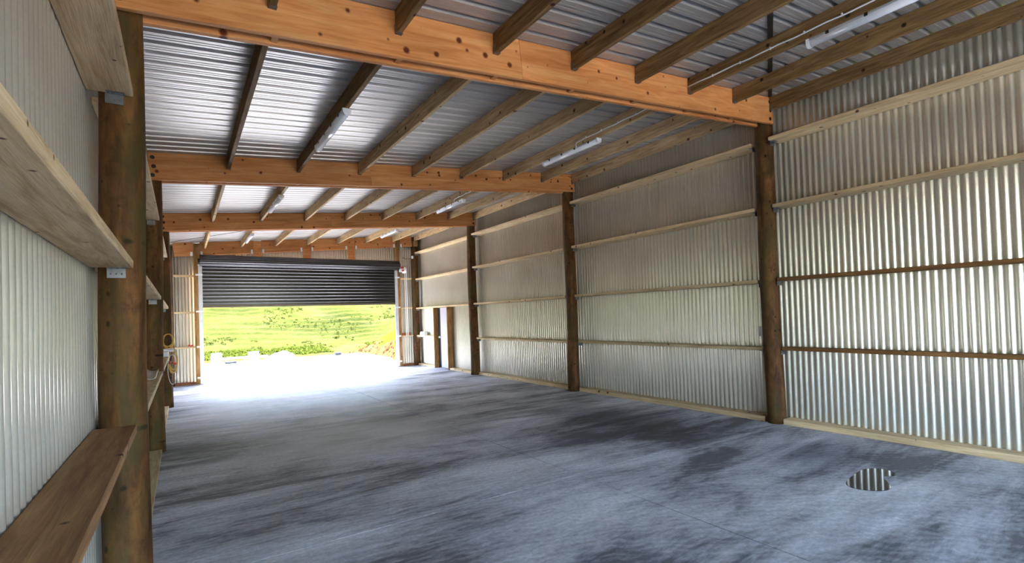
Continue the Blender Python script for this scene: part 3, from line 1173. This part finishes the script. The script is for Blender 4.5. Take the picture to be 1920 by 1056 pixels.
yh = YR[2] - 0.155
coil('garden_hose', -0.225, yh, 1.455, 0.085, 0.13, 4, 0.011, M['hose'], 'small coil of yellow hose hung high on the third left pole', 'hose', 3)
yc = coil('extension_cord', -0.155, yh - 0.01, 1.13, 0.07, 0.20, 5, 0.008, M['hose'], 'hank of yellow cord with orange plugs hanging on the third left pole', 'cord', 5)
bm = bmesh.new()
add_cyl(bm, (-0.165, yh - 0.075, 0.90), (-0.10, yh - 0.08, 0.86), 0.024, 10)
from_bm('plug', bm, M['orange'], yc)
bm = bmesh.new()
add_cyl(bm, (-0.215, yh - 0.06, 0.87), (-0.20, yh - 0.06, 0.93), 0.018, 10)
from_bm('plug', bm, M['red'], yc)
bm = bmesh.new()
pts = [(-0.165 + 0.075 * math.sin(2 * math.pi * k / 40), yh - 0.05, 0.76 + 0.29 * math.cos(2 * math.pi * k / 40)) for k in range(41)]
tube(bm, pts, 0.007, 6)
from_bm('loose_loop', bm, M['bag'], yc, smooth=True)

# red tool on the far left girt, timber offcut and white box in the far right corner
bm = bmesh.new()
add_box(bm, (0.13, YP - 0.02, 1.036), (0.25, YP + 0.03, 1.065))
add_cyl(bm, (0.16, YP, 1.065), (0.16, YP, 1.09), 0.022, 8)
add_cyl(bm, (0.22, YP, 1.065), (0.22, YP, 1.085), 0.018, 8)
tag(from_bm('red_tool', bm, M['red']), 'small red tool on the end wall rail left of the roller door', 'tool')
for (x0, x1, dy, h, lab, mt) in ((6.16, 6.46, 0.0, 0.09, 'orange brown timber offcut on the rail right of the roller door', 'redwood'),):
    bm = bmesh.new()
    add_box(bm, (x0, YP - 0.02, 1.036), (x1, YP + 0.08, 1.036 + h))
    for v in bm.verts:
        if v.co.x < 6.3 and v.co.z > 1.06:
            v.co.z -= 0.025
    bmesh.ops.bevel(bm, geom=bm.edges[:], offset=0.005, segments=1, affect='EDGES')
    tag(from_bm('timber_offcut', bm, M[mt]), lab, 'offcut')
bm = bmesh.new()
add_box(bm, (6.12, YP - 0.035, 1.036), (6.155, YP + 0.03, 1.115))
bmesh.ops.bevel(bm, geom=bm.edges[:], offset=0.006, segments=1, affect='EDGES')
tag(from_bm('chain_cleat', bm, M['red']), 'small dark red cleat at the foot of the hoist chain', 'cleat')
bm = bmesh.new()
z4 = RZ[3] - 0.022 + 0.001
add_box(bm, (6.64, 15.85, z4), (6.77, 16.25, z4 + 0.12))
for v in bm.verts:
    if v.co.z > z4 + 0.1:
        v.co.x = 6.70 + (v.co.x - 6.70) * 0.8
        v.co.y = 16.05 + (v.co.y - 16.05) * 0.85
bmesh.ops.bevel(bm, geom=bm.edges[:], offset=0.012, segments=2, affect='EDGES')
wb = tag(from_bm('white_box', bm, M['white']), 'white box on the right wall rail beside the far corner pole', 'box')
bm = bmesh.new()
add_box(bm, (6.632, 15.95, z4 + 0.03), (6.645, 16.15, z4 + 0.07))
from_bm('box_handle', bm, M['grey_door'], wb)

# ------------------------------------------------------------------ puddle
bm = bmesh.new()
pp = [(4.80, 2.13), (4.93, 2.19), (5.12, 2.22), (5.28, 2.24), (5.42, 2.23), (5.50, 2.17), (5.52, 2.08), (5.46, 2.00), (5.36, 1.985), (5.30, 2.03), (5.22, 2.0), (5.12, 1.93), (5.0, 1.875), (4.90, 1.88), (4.82, 1.94), (4.77, 2.04)]
P = [Vector((a, b, 0)) for a, b in pp]
sm = []
for i in range(len(P)):
    p0, p1, p2, p3 = P[i - 1], P[i], P[(i + 1) % len(P)], P[(i + 2) % len(P)]
    for t in (0, .25, .5, .75):
        sm.append(0.5 * ((2 * p1) + (p2 - p0) * t + (2 * p0 - 5 * p1 + 4 * p2 - p3) * t * t + (3 * p1 - p0 - 3 * p2 + p3) * t ** 3))
ctr = sum(sm, Vector()) / len(sm)
top = [bm.verts.new((p.x, p.y, 0.0018)) for p in sm]
bot = [bm.verts.new((ctr.x + (p.x - ctr.x) * 1.012, ctr.y + (p.y - ctr.y) * 1.012, 0.0003)) for p in sm]
for k in range(len(sm)):
    bm.faces.new((top[k], top[(k + 1) % len(sm)], bot[(k + 1) % len(sm)], bot[k]))
bm.faces.new(top)
bm.faces.new(bot[::-1])
tag(from_bm('puddle', bm, M['puddle']), 'small mirror-like puddle on the concrete floor at lower right', 'puddle')

# ------------------------------------------------------------------ outside: apron, ground, hill, bank


def vnoise(x, y, seed):
    r = np.random.RandomState(seed)
    tab = r.rand(64, 64)
    xi, yi = np.floor(x).astype(int), np.floor(y).astype(int)
    fx, fy = x - xi, y - yi
    fx, fy = fx * fx * (3 - 2 * fx), fy * fy * (3 - 2 * fy)
    q = lambda a, b: tab[a % 64, b % 64]
    return (q(xi, yi) * (1 - fx) + q(xi + 1, yi) * fx) * (1 - fy) + (q(xi, yi + 1) * (1 - fx) + q(xi + 1, yi + 1) * fx) * fy


def fbm(x, y, seed, oct=4):
    s, a, f = 0, 0.5, 1.0
    for k in range(oct):
        s = s + a * vnoise(x * f + 17.3 * k, y * f + 9.1 * k, seed + k)
        a *= 0.5
        f *= 2
    return s


def hill_h(x, y):
    base = y - 27.3 + 0.05 * (x - 4) + 1.3 * (fbm(x * 0.11, y * 0.11, 3) - 0.45)
    t = np.clip(base, 0, None)
    h = 0.10 * t + 0.33 * np.clip(t - 3.0, 0, None) ** 1.0 - 0.20 * np.clip(t - 30, 0, None) - 0.15 * np.clip(t - 45, 0, None)
    w = np.clip((t - 2.0) / 4.0, 0, 1)
    ph = h / 0.24 + 1.7 * fbm(x * 0.30 + 5, y * 0.35, 21, 5) + 0.04 * x
    fr = ph - np.floor(ph)
    r = np.clip((fr - 0.74) / 0.20, 0, 1)
    step = r * r * (3 - 2 * r) - fr                      # tread, then a steep little riser
    h = h + w * 0.24 * step * np.clip(2.6 * fbm(x * 0.35, y * 0.5, 31, 3) - 0.70, 0.0, 1.0)
    h = h + 0.15 * (fbm(x * 0.9, y * 1.2, 41, 3) - 0.42) * np.clip(t / 3, 0, 1)
    return h - 0.10


def height_obj(name, xs, ys, fn, mat):
    X, Y = np.meshgrid(xs, ys)
    Z = fn(X, Y)
    nx, ny = len(xs), len(ys)
    verts = np.stack([X.ravel(), Y.ravel(), Z.ravel()], 1)
    i = np.arange(nx * ny).reshape(ny, nx)
    faces = np.stack([i[:-1, :-1].ravel(), i[:-1, 1:].ravel(), i[1:, 1:].ravel(), i[1:, :-1].ravel()], 1)
    me = bpy.data.meshes.new(name)
    me.from_pydata(verts.tolist(), [], faces.tolist())
    for p in me.polygons:
        p.use_smooth = True
    return new_obj(name, me, mat)


bm = bmesh.new()
add_box(bm, (-4.5, YWF + 0.05, -0.20), (7.35, 25.6, -0.03))
struct(from_bm('apron', bm, M['apron']))
bm = bmesh.new()
vs = [bm.verts.new(v) for v in ((-90, -90, -0.14), (120, -90, -0.14), (120, 28.5, -0.14), (-90, 28.5, -0.14))]
bm.faces.new(vs)
struct(from_bm('ground', bm, M['grass']))
bm = bmesh.new()
add_box(bm, (-3.0, -16.0, -0.20), (9.0, YWN - 0.07, -0.03))
struct(from_bm('yard', bm, M['gravel']))
xs = np.concatenate([np.arange(-80, -4, 4.0), np.arange(-4, 28, 0.16), np.arange(28, 110, 4.0)])
ys = np.concatenate([np.arange(26.6, 44, 0.09), np.arange(46, 130, 3.0)])
hill = struct(height_obj('hill', xs, ys, hill_h, M['grass']))


def bank_h(x, y):
    edge = 7.2 + 0.35 * np.sin(y * 0.9) + 0.05 * np.clip(y - 22, 0, None)
    t = np.clip(x - edge, -0.5, None)
    h = np.where(t > 0, 1.15 * t, 0.4 * t)
    h = np.minimum(h, 1.45 + 0.08 * t) * np.clip((27.8 - y) / 4.5, 0, 1)
    return h - 0.10 + 0.10 * (fbm(x * 2.2, y * 2.2, 61, 4) - 0.45)


bank = height_obj('earth_bank', np.arange(6.75, 16, 0.11), np.arange(18.0, 28.2, 0.12), bank_h, M['clay'])
bank.data.materials.append(M['lime'])
vz = bank.data.vertices
for p in bank.data.polygons:
    cz = sum(vz[i].co.z for i in p.vertices) / 4
    cx = sum(vz[i].co.x for i in p.vertices) / 4
    if cz > 0.50 + 0.16 * math.sin(cx * 5.0 + p.center.y * 4.0):
        p.material_index = 1
struct(bank)

# uncountable grass: tufts over the hill, rushes along its foot, clods on the clay
def tufts(name, pts, hgt, wid, mat, label, seed, blades=5):
    rs = np.random.RandomState(seed)
    V, Fc = [], []
    for (x, y, z) in pts:
        for b in range(blades):
            a = rs.uniform(0, 6.28)
            h = hgt * rs.uniform(0.5, 1.2)
            w = wid * rs.uniform(0.6, 1.2)
            bx, by = x + rs.uniform(-w, w), y + rs.uniform(-w, w)
            dx, dy = math.cos(a) * w * 0.5, math.sin(a) * w * 0.5
            k = len(V)
            tx, ty = bx + rs.uniform(-w, w), by + rs.uniform(-w, w)
            V += [(bx - dx, by - dy, z - 0.03), (bx + dx, by + dy, z - 0.03), (bx + (tx - bx) * 0.4 + dx * 0.7, by + (ty - by) * 0.4 + dy * 0.7, z + h * 0.6), (bx + (tx - bx) * 0.4 - dx * 0.7, by + (ty - by) * 0.4 - dy * 0.7, z + h * 0.6), (tx, ty, z + h)]
            Fc += [(k, k + 1, k + 2, k + 3), (k + 3, k + 2, k + 4)]
    me = bpy.data.meshes.new(name)
    me.from_pydata(V, [], Fc)
    o = new_obj(name, me, mat)
    tag(o, label, 'grass', None, 'stuff')
    return o


px = rng.uniform(0, 20, 5200)
py = 28.5 + 17 * rng.rand(5200) ** 1.2
keep = fbm(px * 0.4, py * 0.6, 77) > 0.52
px, py = px[keep], py[keep]
pz_ = hill_h(px, py)
tufts('pasture_tufts', list(zip(px, py, pz_)), 0.045, 0.09, M['tuft'], 'grassy tufts all over the sunlit hillside beyond the doorway', 5)
px = rng.uniform(-0.5, 16, 1500)
py = 28.0 + 2.3 * rng.rand(1500) + 0.15 * np.sin(px)
keep = (fbm(px * 0.5, py * 0.5, 87) > 0.30) & ((px < 6.5) | (px > 9))
px, py = px[keep], py[keep]
tufts('rushes', list(zip(px, py, hill_h(px, py))), 0.11, 0.12, M['rush'], 'dark green rushes along the foot of the hillside', 6, 6)
V, Fc = [], []
rs = np.random.RandomState(9)
for k in range(260):
    x, y = rs.uniform(6.9, 9.0), rs.uniform(18.6, 27)
    z = float(bank_h(np.array([x]), np.array([y]))[0])
    if z > 0.55:
        continue
    r = rs.uniform(0.03, 0.10)
    b = len(V)
    for (dx, dy, dz) in ((1, 0, 0), (-.8, .3, 0), (0, 1, .1), (.1, -1, 0), (0, 0, 1), (0, 0, -.8)):
        V.append((x + r * dx * rs.uniform(.7, 1.2), y + r * dy * rs.uniform(.7, 1.2), z + r * dz * rs.uniform(.6, 1.1)))
    for f in ((0, 2, 4), (2, 1, 4), (1, 3, 4), (3, 0, 4), (2, 0, 5), (1, 2, 5), (3, 1, 5), (0, 3, 5)):
        Fc.append(tuple(b + i for i in f))
me = bpy.data.meshes.new('clay_clods')
me.from_pydata(V, [], Fc)
tag(new_obj('clay_clods', me, M['clay']), 'orange clay clods strewn over the foot of the bank outside', 'clods', None, 'stuff')

# white blocks, low rail and debris at the edge of the apron
def rough_block(name, x, y, w, d, h, label, mat, cat, z0=-0.03, seed=0):
    rs = np.random.RandomState(seed)
    bm = bmesh.new()
    add_box(bm, (x - w / 2, y - d / 2, z0), (x + w / 2, y + d / 2, z0 + h))
    bmesh.ops.subdivide_edges(bm, edges=bm.edges[:], cuts=2, use_grid_fill=True)
    for v in bm.verts:
        if v.co.z > z0 + 0.01:
            v.co += Vector((rs.uniform(-1, 1) * w * 0.03, rs.uniform(-1, 1) * d * 0.03, rs.uniform(-1, 1) * h * 0.03))
    bmesh.ops.bevel(bm, geom=[e for e in bm.edges if e.calc_face_angle(0) > 0.9], offset=0.02, segments=1, affect='EDGES')
    o = from_bm(name, bm, mat)
    tag(o, label, cat)
    return o


rough_block('concrete_block', 1.18, 25.0, 0.38, 0.38, 0.43, 'leftmost white block at the edge of the outdoor slab', M['whiteblock'], 'block', seed=1)
rough_block('concrete_block', 2.53, 24.75, 0.38, 0.38, 0.42, 'middle white block at the edge of the outdoor slab', M['whiteblock'], 'block', seed=2)
for o in [x for x in bpy.data.objects if x.name.startswith('concrete_block')]:
    o['group'] = 'white blocks outside'
# white mound
bm = bmesh.new()
bmesh.ops.create_icosphere(bm, subdivisions=3, radius=1)
for v in bm.verts:
    n = 1 + 0.12 * math.sin(v.co.x * 5 + 1) * math.cos(v.co.y * 4)
    v.co = Vector((v.co.x * 0.55 * n, v.co.y * 0.40 * n, max(0, v.co.z) ** 0.7 * 0.33 * n))
tag(from_bm('gravel_heap', bm, M['whiteblock'], None, (3.72, 25.1, -0.03), smooth=True), 'rounded white heap, rightmost of the white things on the slab edge', 'heap')
bm = bmesh.new()
add_box(bm, (1.4, 25.2, 0.10), (3.15, 25.28, 0.19))
for x in (1.5, 2.2, 3.0):
    add_box(bm, (x, 25.22, -0.03), (x + 0.08, 25.26, 0.10))
tag(from_bm('low_rail', bm, M['gravel']), 'low pale rail running between the white blocks outside', 'rail')
rough_block('dark_slab', 1.66, 24.55, 0.42, 0.25, 0.09, 'low dark debris lying by the leftmost white block', M['darkrock'], 'debris', seed=4)
rough_block('dark_stone', 6.12, 25.1, 0.26, 0.2, 0.13, 'small dark stone on the slab edge, towards the clay bank', M['darkrock'], 'stone', seed=5)
